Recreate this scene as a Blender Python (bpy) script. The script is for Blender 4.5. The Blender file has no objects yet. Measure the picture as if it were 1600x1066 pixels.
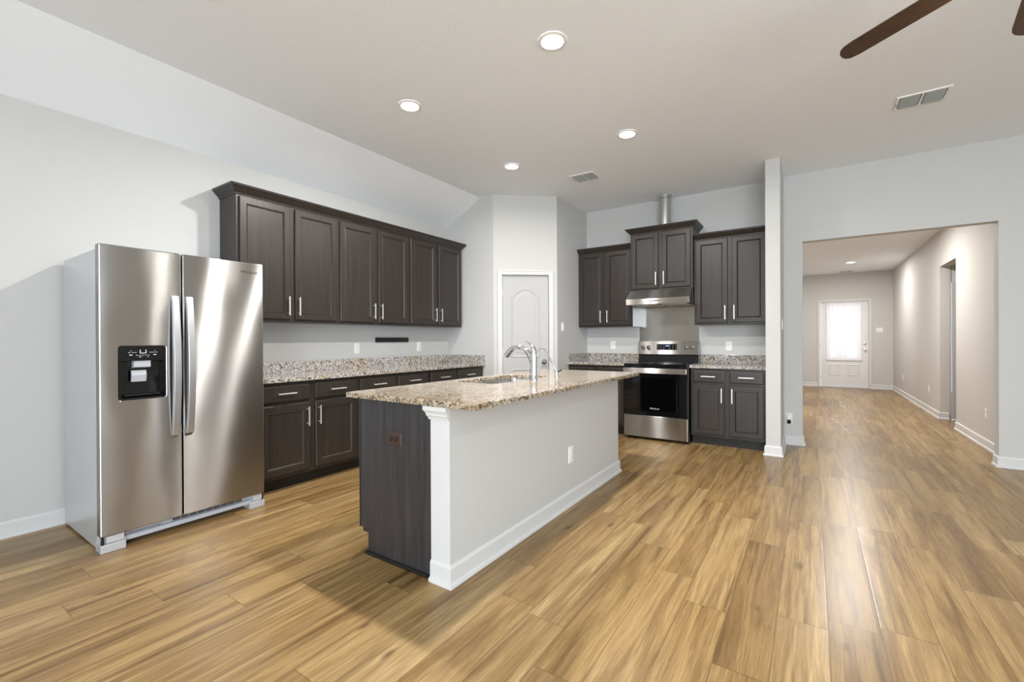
import bpy, bmesh, math, random
from mathutils import Vector, Matrix
C = bpy.context.scene.collection
sc = bpy.context.scene
PI = math.pi
R = math.radians

# ------------------------------------------------------------------ camera
F_PX, YAW, PITCH, ROLL, CAM_H = 695.5, R(33.93), R(-0.147), R(-0.273), 1.213
fwd = Vector((-math.sin(YAW)*math.cos(PITCH), math.cos(YAW)*math.cos(PITCH), math.sin(PITCH)))
rgt = Vector((math.cos(YAW), math.sin(YAW), 0))
upv = rgt.cross(fwd)
r2 = rgt*math.cos(ROLL) + upv*math.sin(ROLL)
u2 = upv*math.cos(ROLL) - rgt*math.sin(ROLL)
cam_d = bpy.data.cameras.new('camera')
cam_d.sensor_width = 36
cam_d.lens = 36*F_PX/1600
cam_d.clip_start = 0.05
cam = bpy.data.objects.new('camera', cam_d)
C.objects.link(cam)
m = Matrix((r2, u2, -fwd)).transposed().to_4x4()
m.translation = Vector((0, 0, CAM_H))
cam.matrix_world = m
sc.camera = cam

# ------------------------------------------------------------------ world, exposure, daylight
sc.view_settings.view_transform = 'Standard'
sc.view_settings.look = 'None'
sc.view_settings.gamma = 1
sc.view_settings.exposure = 0.76
sc.cycles.use_denoising = True
sc.cycles.max_bounces = 10
sc.cycles.diffuse_bounces = 6
sc.cycles.glossy_bounces = 5
sc.cycles.sample_clamp_indirect = 6.0
w = bpy.data.worlds.new('sky')
sc.world = w
w.use_nodes = True
bg = w.node_tree.nodes['Background']
bg.inputs['Color'].default_value = (0.84, 0.92, 1.0, 1)
bg.inputs['Strength'].default_value = 1.6

DAY = (0.85, 0.93, 1.0)
WARM = (1.0, 0.96, 0.92)
P_BACK, P_RIGHT, P_DOOR, P_DOWN, P_HALL = 88.0, 4.0, 4.5, 31.0, 40.0

def area(name, loc, rot, sx, sy, power, col, shape='RECTANGLE', spread=180):
    l = bpy.data.lights.new(name, 'AREA')
    l.shape = shape
    l.size = sx
    if shape == 'RECTANGLE':
        l.size_y = sy
    l.energy = power
    l.color = col
    l.spread = R(spread)
    o = bpy.data.objects.new(name, l)
    o.location = loc
    o.rotation_euler = rot
    C.objects.link(o)
    return o

# ------------------------------------------------------------------ the place, measured in metres
XW, YP, YB, YO = -4.156, 4.595, 6.045, 5.997        # left wall, pantry wall, kitchen back wall, wall with the hall opening
XP1, XP2, YP2 = -3.374, -2.733, 5.116
XC1, XC2, YC = -0.397, -0.263, 5.325                # wall stub
XO1, XO2, HO = -0.084, 1.454, 2.306                 # hall opening
H, HW, SL = 3.069, 2.752, 0.582                     # ceiling, left wall height, width of its sloped strip
XRR, YRR = 3.5, -3.3                                # living room beyond the frame
XHR, YHF, HH, XHL = 1.592, 13.65, 2.815, -1.1       # hall
T = 0.12
WIN_BACK = [(-0.9, 0.2), (0.6, 3.35)]
WIN_RIGHT = [(-1.7, -0.1), (0.9, 2.5)]
for a, b in WIN_BACK:
    area('daylight', ((a+b)/2, YRR-0.05, 1.35), (R(90), 0, 0), b-a, 2.0, P_BACK*(b-a)/1.7, DAY)
for a, b in WIN_RIGHT:
    area('daylight', (XRR+0.05, (a+b)/2, 1.5), (R(90), 0, R(90)), b-a, 1.6, P_RIGHT, DAY)
area('daylight', (0.66, YHF+0.10, 1.36), (R(90), 0, R(180)), 0.70, 1.36, P_DOOR, (0.93, 0.97, 1.0))

# ------------------------------------------------------------------ node helpers and materials
class NT:
    def __init__(s, name):
        s.m = bpy.data.materials.new(name)
        s.m.use_nodes = True
        s.t = s.m.node_tree
        s.b = s.t.nodes['Principled BSDF']
    def n(s, typ, **kw):
        nd = s.t.nodes.new(typ)
        for k, v in kw.items():
            if k.startswith('_'):
                setattr(nd, k[1:], v)
        return nd
    def l(s, a, b):
        s.t.links.new(a, b)
    def val(s, sock, v):
        if isinstance(v, (int, float, tuple)):
            sock.default_value = v
        else:
            s.l(v, sock)
    def math(s, op, a, b=0.0, c=None, clamp=False):
        nd = s.n('ShaderNodeMath', _operation=op, _use_clamp=clamp)
        s.val(nd.inputs[0], a)
        s.val(nd.inputs[1], b)
        if c is not None:
            s.val(nd.inputs[2], c)
        return nd.outputs[0]
    def xyz(s, x, y, z):
        nd = s.n('ShaderNodeCombineXYZ')
        for i, v in enumerate((x, y, z)):
            s.val(nd.inputs[i], v)
        return nd.outputs[0]
    def noise(s, vec, scale, detail=3.0, rough=0.5, dist=0.0):
        nd = s.n('ShaderNodeTexNoise')
        if vec is not None:
            s.l(vec, nd.inputs['Vector'])
        nd.inputs['Scale'].default_value = scale
        nd.inputs['Detail'].default_value = detail
        nd.inputs['Roughness'].default_value = rough
        nd.inputs['Distortion'].default_value = dist
        return nd.outputs['Fac']
    def ramp(s, fac, stops, interp='LINEAR'):
        nd = s.n('ShaderNodeValToRGB')
        cr = nd.color_ramp
        cr.interpolation = interp
        while len(cr.elements) < len(stops):
            cr.elements.new(0.5)
        for e, (p, c) in zip(cr.elements, stops):
            e.position = p
            e.color = (*c, 1) if isinstance(c, tuple) else (c, c, c, 1)
        s.l(fac, nd.inputs[0])
        return nd.outputs['Color']
    def mix(s, fac, a, b, typ='MIX'):
        nd = s.n('ShaderNodeMix', _data_type='RGBA', _blend_type=typ)
        s.val(nd.inputs[0], fac)
        for sock, v in ((nd.inputs[6], a), (nd.inputs[7], b)):
            s.val(sock, (*v, 1) if isinstance(v, tuple) and len(v) == 3 else v)
        return nd.outputs[2]
    def coord(s, which='Object'):
        return s.n('ShaderNodeTexCoord').outputs[which]
    def mapping(s, vec, scale=(1, 1, 1), rot=(0, 0, 0)):
        nd = s.n('ShaderNodeMapping')
        s.l(vec, nd.inputs[0])
        nd.inputs['Scale'].default_value = scale
        nd.inputs['Rotation'].default_value = rot
        return nd.outputs[0]
    def bump(s, h, strength=0.2, dist=0.01):
        nd = s.n('ShaderNodeBump')
        nd.inputs['Strength'].default_value = strength
        nd.inputs['Distance'].default_value = dist
        s.l(h, nd.inputs['Height'])
        s.l(nd.outputs[0], s.b.inputs['Normal'])
        return nd
    def set(s, **kw):
        for k, v in kw.items():
            key = {'col': 'Base Color', 'rough': 'Roughness', 'metal': 'Metallic', 'spec': 'Specular IOR Level',
                   'aniso': 'Anisotropic', 'anrot': 'Anisotropic Rotation', 'coat': 'Coat Weight', 'coatr': 'Coat Roughness',
                   'emit': 'Emission Color', 'emits': 'Emission Strength', 'trans': 'Transmission Weight', 'ior': 'IOR'}[k]
            if isinstance(v, tuple) and len(v) == 3:
                v = (*v, 1)
            s.val(s.b.inputs[key], v)
        return s

def plain(name, col, rough=0.5, metal=0.0, **kw):
    t = NT(name)
    t.set(col=col, rough=rough, metal=metal, **kw)
    return t.m

def paint(name, col, rough, bscale, bstr, detail=2.0):
    t = NT(name)
    t.set(col=col, rough=rough, spec=0.3)
    t.bump(t.noise(t.coord(), bscale, detail, 0.6), bstr, 0.004)
    return t.m

M = {}
M['wall'] = paint('wall_paint', (0.56, 0.563, 0.553), 0.65, 130, 0.12)
M['hallwall'] = paint('hall_paint', (0.58, 0.565, 0.545), 0.65, 130, 0.12)
M['ceil'] = paint('ceiling_paint', (0.87, 0.905, 0.945), 0.8, 60, 0.5, 4.0)
M['trim'] = plain('white_trim_paint', (0.65, 0.65, 0.645), 0.45, spec=0.3)
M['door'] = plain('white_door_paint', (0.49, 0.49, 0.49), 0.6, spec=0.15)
M['door2'] = plain('lit_white_door_paint', (0.74, 0.74, 0.74), 0.5, spec=0.3)  # same door white, raised in colour to make up for the dim hall
M['white'] = plain('white_plastic', (0.84, 0.83, 0.81), 0.35)
M['slotshade'] = plain('shadow_slot', (0.08, 0.08, 0.08), 0.5)  # dark colour stands in for the shade inside slots and gaps
M['louver'] = plain('pale_blue_grey_metal', (0.36, 0.41, 0.43), 0.4)
M['brown'] = plain('brown_plastic', (0.055, 0.032, 0.025), 0.35)
M['brown2'] = plain('dark_brown_plastic', (0.02, 0.012, 0.01), 0.35)
M['chrome'] = plain('chrome', (0.72, 0.74, 0.76), 0.08, 1.0)
M['nickel'] = plain('brushed_nickel', (0.80, 0.78, 0.75), 0.35, 0.65)
M['black'] = plain('black_plastic', (0.008, 0.008, 0.009), 0.3)
M['blackglass'] = plain('black_glass', (0.004, 0.004, 0.005), 0.06)
M['ovenwin'] = plain('oven_window_glass', (0.0015, 0.0015, 0.0015), 0.05)
M['grey'] = plain('silver_grey_painted_metal', (0.56, 0.58, 0.61), 0.30, 0.35)
M['darkmetal'] = plain('dark_metal', (0.20, 0.20, 0.20), 0.3, 0.8)
M['handle'] = plain('satin_steel_handle', (0.60, 0.61, 0.63), 0.32, 0.85)
M['greyplastic'] = plain('grey_plastic', (0.42, 0.44, 0.48), 0.4)
M['mark'] = plain('pale_print', (0.6, 0.63, 0.66), 0.5)
M['darkprint'] = plain('dark_print', (0.03, 0.03, 0.03), 0.4)
M['galv'] = plain('galvanised_steel', (0.55, 0.55, 0.53), 0.38, 0.9)
M['bluelcd'] = plain('blue_display', (0.02, 0.03, 0.05), 0.3, emit=(0.25, 0.5, 1.0), emits=0.8)
M['bowl'] = plain('fill_glow_bowl', (0.9, 0.9, 0.9), 0.5, emit=(1.0, 0.96, 0.90), emits=60.0)  # emission serves as added fill light, bowl out of view
M['lamp'] = plain('lit_diffuser', (0.9, 0.9, 0.9), 0.5, emit=(1.0, 0.97, 0.92), emits=7.0)

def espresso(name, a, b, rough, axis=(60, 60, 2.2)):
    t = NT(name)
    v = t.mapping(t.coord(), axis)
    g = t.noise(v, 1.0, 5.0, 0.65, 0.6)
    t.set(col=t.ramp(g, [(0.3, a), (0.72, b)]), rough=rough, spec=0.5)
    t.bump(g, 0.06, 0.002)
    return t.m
M['esp'] = espresso('espresso_stained_wood', (0.020, 0.0155, 0.013), (0.040, 0.031, 0.0255), 0.36)
M['espdark'] = espresso('espresso_toe_shaded', (0.009, 0.007, 0.0065), (0.015, 0.012, 0.0105), 0.5)  # toe recess shade put into a darker espresso; shoe moulding shares it
M['esppanel'] = espresso('espresso_daylit_panel', (0.022, 0.0205, 0.022), (0.054, 0.050, 0.052), 0.36, (45, 45, 1.6))  # espresso lightened and cooled, window reflection put into the colour
M['fan'] = espresso('walnut_fan_blade', (0.035, 0.018, 0.011), (0.075, 0.04, 0.024), 0.35, (3, 60, 60))

def stainless(name, col, rough, warp, an=0.8, wscale=2.5):
    """brushed crosswise: highlights draw out upright; warp is the slight unevenness of the sheet"""
    t = NT(name)
    co = t.coord()
    br = t.noise(t.mapping(co, (6, 6, 700)), 1.0, 2.0, 0.6)
    g = t.n('ShaderNodeBsdfAnisotropic')
    t.l(t.mix(br, tuple(0.95*c for c in col), tuple(min(1, 1.05*c) for c in col)), g.inputs['Color'])
    g.inputs['Roughness'].default_value = rough
    g.inputs['Anisotropy'].default_value = an
    t.l(t.xyz(0.0, 0.0, 1.0), g.inputs['Tangent'])
    if warp:
        bp = t.n('ShaderNodeBump')
        bp.inputs['Strength'].default_value = warp
        bp.inputs['Distance'].default_value = 0.01
        t.l(t.noise(t.mapping(co, (1, 1, 0.7)), wscale, 1.0, 0.4), bp.inputs['Height'])
        t.l(bp.outputs[0], g.inputs['Normal'])
    t.l(g.outputs[0], t.t.nodes['Material Output'].inputs[0])
    return t.m
M['steel'] = stainless('brushed_stainless_steel', (0.44, 0.435, 0.425), 0.21, 0.6, -0.8)
M['steelflat'] = stainless('flat_stainless_steel', (0.62, 0.60, 0.57), 0.28, 0.0, -0.8)
M['steelwall'] = stainless('wall_stainless_sheet', (0.66, 0.64, 0.61), 0.14, 0.15, -0.5)
M['sink'] = plain('sink_stainless', (0.45, 0.45, 0.45), 0.25, 1.0)

def granite(name, tint):
    t = NT(name)
    co = t.coord()
    wob = t.n('ShaderNodeTexNoise')
    t.l(co, wob.inputs['Vector'])
    wob.inputs['Scale'].default_value = 28
    wob.inputs['Detail'].default_value = 3
    vm = t.n('ShaderNodeVectorMath', _operation='MULTIPLY_ADD')
    t.l(wob.outputs['Color'], vm.inputs[0])
    vm.inputs[1].default_value = (0.035, 0.035, 0.035)
    t.l(co, vm.inputs[2])
    def vor(scale):
        n = t.n('ShaderNodeTexVoronoi')
        t.l(vm.outputs[0], n.inputs['Vector'])
        n.inputs['Scale'].default_value = scale
        sp = t.n('ShaderNodeSeparateColor')
        t.l(n.outputs['Color'], sp.inputs[0])
        return sp.outputs[0], sp.outputs[1]
    a, a2 = vor(75)
    b, b2 = vor(150)
    base = t.ramp(a, [(0.0, (0.46, 0.44, 0.41)), (0.26, (0.30, 0.26, 0.215)), (0.44, (0.58, 0.575, 0.56)),
                      (0.60, (0.20, 0.195, 0.20)), (0.74, (0.42, 0.385, 0.335)), (0.87, (0.07, 0.067, 0.07))], 'CONSTANT')
    fine = t.ramp(b, [(0.0, (0.46, 0.44, 0.42)), (0.36, (0.20, 0.185, 0.175)), (0.54, (0.60, 0.595, 0.585)), (0.80, (0.028, 0.027, 0.029))], 'CONSTANT')
    c1 = t.mix(t.ramp(b2, [(0.0, 0.0), (0.5, 1.0)], 'CONSTANT'), base, fine)
    tan = t.ramp(t.noise(co, 4.5, 3.0, 0.6), [(0.45, 0.0), (0.66, 1.0)])
    c2 = t.mix(t.math('MULTIPLY', tan, 0.55), c1, t.mix(1.0, c1, (0.80, 0.60, 0.36), 'MULTIPLY'))
    blk = t.ramp(t.noise(vm.outputs[0], 34, 2.0, 0.55), [(0.60, 0.0), (0.66, 1.0)])
    c3 = t.mix(t.math('MULTIPLY', blk, 0.72), c2, (0.05, 0.046, 0.048))
    t.set(col=t.mix(1.0, c3, tint, 'MULTIPLY'), rough=0.09, spec=0.5)
    return t.m
M['granite'] = granite('speckled_granite', (0.97, 0.97, 0.98))
M['granitewarmlit'] = granite('warm_lit_speckled_granite', (0.92, 0.80, 0.63))  # same stone, warm lamp light put into the tint for the island

def planks():
    t = NT('oak_plank_floor')
    co = t.coord()
    sx = t.n('ShaderNodeSeparateXYZ')
    t.l(co, sx.inputs[0])
    x, y = sx.outputs[0], sx.outputs[1]
    W, L = 0.183, 1.22
    xs = t.math('DIVIDE', t.math('SUBTRACT', x, 0.054), W)
    col = t.math('FLOOR', xs)
    fx = t.math('FRACT', xs)
    wn1 = t.n('ShaderNodeTexWhiteNoise', _noise_dimensions='1D')
    t.l(col, wn1.inputs['W'])
    ys = t.math('ADD', t.math('DIVIDE', y, L), t.math('MULTIPLY', wn1.outputs['Value'], 7.0))
    row = t.math('FLOOR', ys)
    fy = t.math('FRACT', ys)
    wn2 = t.n('ShaderNodeTexWhiteNoise', _noise_dimensions='2D')
    t.l(t.xyz(col, row, 0.0), wn2.inputs['Vector'])
    pid = wn2.outputs['Value']
    sp = t.n('ShaderNodeSeparateColor')
    t.l(wn2.outputs['Color'], sp.inputs[0])
    off = t.math('MULTIPLY', pid, 37.0)
    off2 = t.math('MULTIPLY', sp.outputs[1], 23.0)
    # long grain, wavy figure and dark mineral streaks, shifted from plank to plank
    def gcoord(ax, ay):
        return t.xyz(t.math('MULTIPLY_ADD', x, ax, off), t.math('MULTIPLY_ADD', y, ay, off2), off)
    fine = t.noise(gcoord(95.0, 3.2), 1.0, 6.0, 0.7, 0.3)
    hair = t.noise(gcoord(330.0, 9.0), 1.0, 4.0, 0.65, 0.2)
    fig = t.noise(gcoord(11.0, 0.9), 1.0, 4.0, 0.6, 1.2)
    streak = t.noise(gcoord(20.0, 0.65), 1.0, 3.0, 0.55, 0.6)
    base = t.ramp(pid, [(0.0, (0.325, 0.212, 0.086)), (0.35, (0.40, 0.268, 0.113)), (0.7, (0.45, 0.308, 0.136)), (1.0, (0.50, 0.358, 0.172))])
    c = t.mix(t.ramp(fine, [(0.32, 0.7), (0.62, 0.0)]), base, t.mix(1.0, base, (0.58, 0.52, 0.45), 'MULTIPLY'))
    c = t.mix(t.ramp(hair, [(0.36, 0.75), (0.60, 0.0)]), c, t.mix(1.0, c, (0.72, 0.67, 0.60), 'MULTIPLY'))
    c = t.mix(t.ramp(fig, [(0.40, 0.85), (0.60, 0.0)]), c, t.mix(1.0, c, (0.60, 0.54, 0.48), 'MULTIPLY'))
    c = t.mix(t.ramp(streak, [(0.54, 0.0), (0.72, 0.9)]), c, t.mix(1.0, c, (0.46, 0.40, 0.34), 'MULTIPLY'))
    # knots
    kv = t.n('ShaderNodeTexVoronoi')
    t.l(t.xyz(t.math('MULTIPLY_ADD', x, 4.6, off), t.math('MULTIPLY_ADD', y, 2.0, off2), 0.0), kv.inputs['Vector'])
    kv.inputs['Scale'].default_value = 1.0
    kn = t.math('ADD', kv.outputs['Distance'], t.math('MULTIPLY', t.math('SUBTRACT', fine, 0.5), 0.16))
    c = t.mix(t.ramp(kn, [(0.03, 0.8), (0.10, 0.0)]), c, (0.10, 0.05, 0.022))
    # seams
    ex = t.math('MINIMUM', fx, t.math('SUBTRACT', 1.0, fx))
    ey = t.math('MULTIPLY', t.math('MINIMUM', fy, t.math('SUBTRACT', 1.0, fy)), L/W)
    e = t.math('MINIMUM', ex, ey)
    seam = t.ramp(e, [(0.006, 1.0), (0.018, 0.0)])
    c = t.mix(t.math('MULTIPLY', seam, 0.6), c, (0.10, 0.06, 0.03))
    t.set(col=c, rough=t.math('MULTIPLY_ADD', fine, 0.12, t.math('MULTIPLY_ADD', sp.outputs[2], 0.10, 0.20)), spec=0.36)
    hgt = t.math('SUBTRACT', t.math('MULTIPLY', fine, 0.25), t.math('MULTIPLY', seam, 0.35))
    t.bump(hgt, 0.10, 0.0025)
    return t.m
M['floor'] = planks()

def sheer():
    t = NT('sheer_white_curtain')
    v = t.mapping(t.coord(), (1, 1, 0.04))
    f = t.noise(v, 14.0, 3.0, 0.6)
    t.set(col=(0.86, 0.86, 0.88), rough=0.9, spec=0.1)
    tr = t.n('ShaderNodeBsdfTranslucent')
    tr.inputs[0].default_value = (0.85, 0.88, 0.95, 1)
    tp = t.n('ShaderNodeBsdfTransparent')
    m1 = t.n('ShaderNodeMixShader')
    m1.inputs[0].default_value = 0.07
    t.l(t.b.outputs[0], m1.inputs[1])
    t.l(tr.outputs[0], m1.inputs[2])
    m2 = t.n('ShaderNodeMixShader')
    t.l(t.ramp(f, [(0.46, 0.0), (0.66, 0.09)]), m2.inputs[0])
    t.l(m1.outputs[0], m2.inputs[1])
    t.l(tp.outputs[0], m2.inputs[2])
    out = t.t.nodes['Material Output']
    t.l(m2.outputs[0], out.inputs[0])
    return t.m
M['sheer'] = sheer()

def clearglass():
    t = NT('door_glass')
    gl = t.n('ShaderNodeBsdfGlossy')
    gl.inputs['Roughness'].default_value = 0.05
    tp = t.n('ShaderNodeBsdfTransparent')
    mx = t.n('ShaderNodeMixShader')
    mx.inputs[0].default_value = 0.06
    t.l(tp.outputs[0], mx.inputs[1])
    t.l(gl.outputs[0], mx.inputs[2])
    t.l(mx.outputs[0], t.t.nodes['Material Output'].inputs[0])
    return t.m
M['glass'] = clearglass()

# ------------------------------------------------------------------ mesh helpers
class MB:
    """collects shapes, then links them as one mesh object"""
    def __init__(s):
        s.v, s.f, s.sm = [], [], []
    def add(s, vs, fs, smooth=False):
        o = len(s.v)
        s.v += [tuple(v) for v in vs]
        s.f += [tuple(i+o for i in f) for f in fs]
        s.sm += [smooth]*len(fs)
        return s
    def box(s, x0, x1, y0, y1, z0, z1, b=0.0):
        if b <= 0:
            vs = [(x, y, z) for x in (x0, x1) for y in (y0, y1) for z in (z0, z1)]
            return s.add(vs, [(0, 1, 3, 2), (4, 6, 7, 5), (0, 4, 5, 1), (2, 3, 7, 6), (0, 2, 6, 4), (1, 5, 7, 3)])
        bm = bmesh.new()
        bmesh.ops.create_cube(bm, size=1)
        for v in bm.verts:
            v.co = Vector(((x0+x1)/2+v.co.x*(x1-x0), (y0+y1)/2+v.co.y*(y1-y0), (z0+z1)/2+v.co.z*(z1-z0)))
        bmesh.ops.bevel(bm, geom=list(bm.edges), offset=b, segments=2, affect='EDGES', profile=0.6)
        bm.verts.index_update()
        s.add([v.co for v in bm.verts], [[v.index for v in f.verts] for f in bm.faces])
        bm.free()
        return s
    def loops(s, loops, cap0=True, cap1=True, smooth=False, closed=True):
        n = len(loops[0])
        vs = [p for lp in loops for p in lp]
        fs = []
        for k in range(len(loops)-1):
            for i in range(n if closed else n-1):
                j = (i+1) % n
                fs.append((k*n+i, k*n+j, (k+1)*n+j, (k+1)*n+i))
        s.add(vs, fs, smooth)
        o = len(s.v)-len(vs)
        if cap0:
            s.f.append(tuple(o+i for i in range(n))[::-1]); s.sm.append(False)
        if cap1:
            s.f.append(tuple(o+(len(loops)-1)*n+i for i in range(n))); s.sm.append(False)
        return s
    def panel(s, x0, x1, z0, z1, yf, th, rings):
        """a slab facing -y whose front steps through rings of (inset, depth behind the front)"""
        def lp(i, y):
            return [(x0+i, y, z0+i), (x1-i, y, z0+i), (x1-i, y, z1-i), (x0+i, y, z1-i)]
        return s.loops([lp(0, yf+th)] + [lp(i, yf+d) for i, d in rings])
    def prism(s, pts, axis, a, b):
        """a polygon in the two other axes, pushed along axis from a to b"""
        def mk(p, t):
            return {'x': (t, p[0], p[1]), 'y': (p[0], t, p[1]), 'z': (p[0], p[1], t)}[axis]
        return s.loops([[mk(p, a) for p in pts], [mk(p, b) for p in pts]])
    def sweep(s, path, prof):
        """profile of (outset to the right of the path, z) swept along a 2D path with mitred corners"""
        n = len(path)
        P = [Vector(p) for p in path]
        loops = []
        for i in range(n):
            d0 = (P[i]-P[i-1]).normalized() if i > 0 else None
            d1 = (P[i+1]-P[i]).normalized() if i < n-1 else None
            if d0 is None: d0 = d1
            if d1 is None: d1 = d0
            n0 = Vector((d0.y, -d0.x)); n1 = Vector((d1.y, -d1.x))
            mt = (n0+n1)
            mt = mt/ (mt.length_squared/2) if mt.length > 1e-6 else n0
            loops.append([(P[i].x+mt.x*o, P[i].y+mt.y*o, z) for o, z in prof])
        return s.loops(loops)
    def tube(s, pts, rad, seg=12, caps=True):
        P = [Vector(p) for p in pts]
        if not hasattr(rad, '__len__'):
            rad = [rad]*len(P)
        loops = []
        ref = None
        for i in range(len(P)):
            d = (P[min(i+1, len(P)-1)]-P[max(i-1, 0)]).normalized()
            if ref is None:
                ref = Vector((1, 0, 0)) if abs(d.x) < 0.8 else Vector((0, 1, 0))
            u = (ref-d*ref.dot(d)).normalized()
            ref = u
            vv = d.cross(u)
            loops.append([P[i]+(u*math.cos(2*PI*k/seg)+vv*math.sin(2*PI*k/seg))*rad[i] for k in range(seg)])
        return s.loops(loops, caps, caps, True)
    def lathe(s, cx, cy, prof, seg=32, axis='z', caps=True):
        loops = []
        for r, t in prof:
            lp = []
            for k in range(seg):
                a = 2*PI*k/seg
                u, v = r*math.cos(a), r*math.sin(a)
                if axis == 'z': lp.append((cx+u, cy+v, t))
                elif axis == 'y': lp.append((cx+u, t, cy+v))
                else: lp.append((t, cx+u, cy+v))
            loops.append(lp)
        return s.loops(loops, caps, caps, True)
    def build(s, name, mat, parent=None, loc=None, rotz=None):
        me = bpy.data.meshes.new(name)
        me.from_pydata(s.v, [], s.f)
        bm = bmesh.new()
        bm.from_mesh(me)
        bmesh.ops.recalc_face_normals(bm, faces=list(bm.faces))
        bm.to_mesh(me)
        bm.free()
        me.polygons.foreach_set('use_smooth', s.sm)
        if any(s.sm):
            try:
                me.set_sharp_from_angle(angle=R(40))
            except Exception:
                pass
        me.materials.append(mat)
        o = bpy.data.objects.new(name, me)
        if loc: o.location = loc
        if rotz: o.rotation_euler = (0, 0, rotz)
        if parent: o.parent = parent
        C.objects.link(o)
        return o

def tag(o, label, cat, group=None):
    o['label'] = label
    o['category'] = cat
    if group:
        o['group'] = group
    return o

def thing(name, label, cat, loc=(0, 0, 0), rotz=0.0, group=None):
    o = bpy.data.objects.new(name, None)
    o.location = loc
    o.rotation_euler = (0, 0, rotz)
    o.empty_display_size = 0.1
    C.objects.link(o)
    return tag(o, label, cat, group)

def copy_tree(o, parent=None):
    c = o.copy()
    C.objects.link(c)
    if parent is not None:
        c.parent = parent
    for ch in list(o.children):
        copy_tree(ch, c)
    return c

def struct(o, label=None, cat=None):
    o['kind'] = 'structure'
    if label: o['label'] = label
    if cat: o['category'] = cat
    return o

def rrect(x0, x1, y0, y1, r, k=6):
    pts = []
    for cx, cy, a0 in ((x1-r, y1-r, 0), (x0+r, y1-r, 90), (x0+r, y0+r, 180), (x1-r, y0+r, 270)):
        for i in range(k+1):
            a = R(a0+90*i/k)
            pts.append((cx+r*math.cos(a), cy+r*math.sin(a)))
    return pts

def lettering(text, size, mat, parent, loc, rot, name='logo_lettering'):
    cu = bpy.data.curves.new(name, 'FONT')
    cu.body = text
    cu.size = size
    cu.extrude = 0.0006
    cu.align_x = 'CENTER'
    tmp = bpy.data.objects.new(name, cu)
    C.objects.link(tmp)
    dg = bpy.context.evaluated_depsgraph_get()
    me = bpy.data.meshes.new_from_object(tmp.evaluated_get(dg))
    bpy.data.objects.remove(tmp)
    me.name = name
    me.materials.clear()
    me.materials.append(mat)
    o = bpy.data.objects.new(name, me)
    o.location = loc
    o.rotation_euler = rot
    if parent: o.parent = parent
    C.objects.link(o)
    return o

# ------------------------------------------------------------------ the room shell
struct(MB().box(XW-T, XRR+T, YRR-T, YHF+T, -0.1, 0.0).build('floor', M['floor']), 'wide oak-look plank floor running through kitchen and hall', 'floor')
# ceiling: flat field plus the sloped strip along the left wall
b = MB()
b.prism([(XW+SL, H), (XRR+T, H), (XRR+T, H+0.12), (XW+SL-0.05, H+0.12)], 'y', YRR-T, YB+T)
struct(b.build('ceiling', M['ceil']), 'high flat textured white ceiling over the kitchen', 'ceiling')
b = MB()
b.prism([(XW-T, HW-0.066), (XW, HW), (XW+SL, H), (XW+SL-0.05, H+0.12), (XW-T, HW+0.1)], 'y', YRR-T, YB+T)
struct(b.build('ceiling_slope', M['ceil']), 'sloped strip of ceiling above the left wall', 'ceiling')
struct(MB().box(XW-T, XW, YRR-T, YB+T, 0, HW).build('wall_left', M['wall']), 'long pale wall behind fridge and left cabinets', 'wall')
# pantry corner
gable = lambda x0, x1: [(x0, 0), (x1, 0), (x1, H), (XW+SL, H), (x0, HW)]
struct(MB().prism(gable(XW, XP1), 'y', YP, YP+0.1).build('wall_pantry_left', M['wall']), 'pantry wall at the end of the left worktop', 'wall')
dv = Vector((XP2-XP1, YP2-YP)); DL = dv.length; dn = dv.normalized()
DA = math.atan2(dn.y, dn.x)
DW, DH = 0.61, 2.05                                   # pantry door leaf
dx0 = DL/2-DW/2
b = MB()
b.box(0, dx0, 0, 0.1, 0, H).box(dx0+DW, DL, 0, 0.1, 0, H).box(dx0, dx0+DW, 0, 0.1, DH, H)
struct(b.build('wall_pantry_diagonal', M['wall'], None, (XP1, YP, 0), DA), 'diagonal pantry wall around the white door', 'wall')
struct(MB().box(XP2-0.1, XP2, YP2, YB, 0, H).build('wall_pantry_right', M['wall']), 'pantry side wall left of the stove worktop', 'wall')
struct(MB().box(XP2-0.1, XC2, YB, YB+T, 0, H).build('wall_back', M['wall']), 'kitchen back wall behind the stove', 'wall')
struct(MB().box(XC1, XC2, YC, YB, 0, H, 0.004).build('wall_stub', M['wall']), 'narrow full-height wall end right of the stove cabinets', 'wall')
b = MB()
b.box(XC2, XO1, YO, YO+T, 0, H).box(XO2, XRR+T, YO, YO+T, 0, H).box(XO1, XO2, YO, YO+T, HO, H)
struct(b.build('wall_opening', M['wall']), 'wall with the wide opening to the hall', 'wall')
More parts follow.
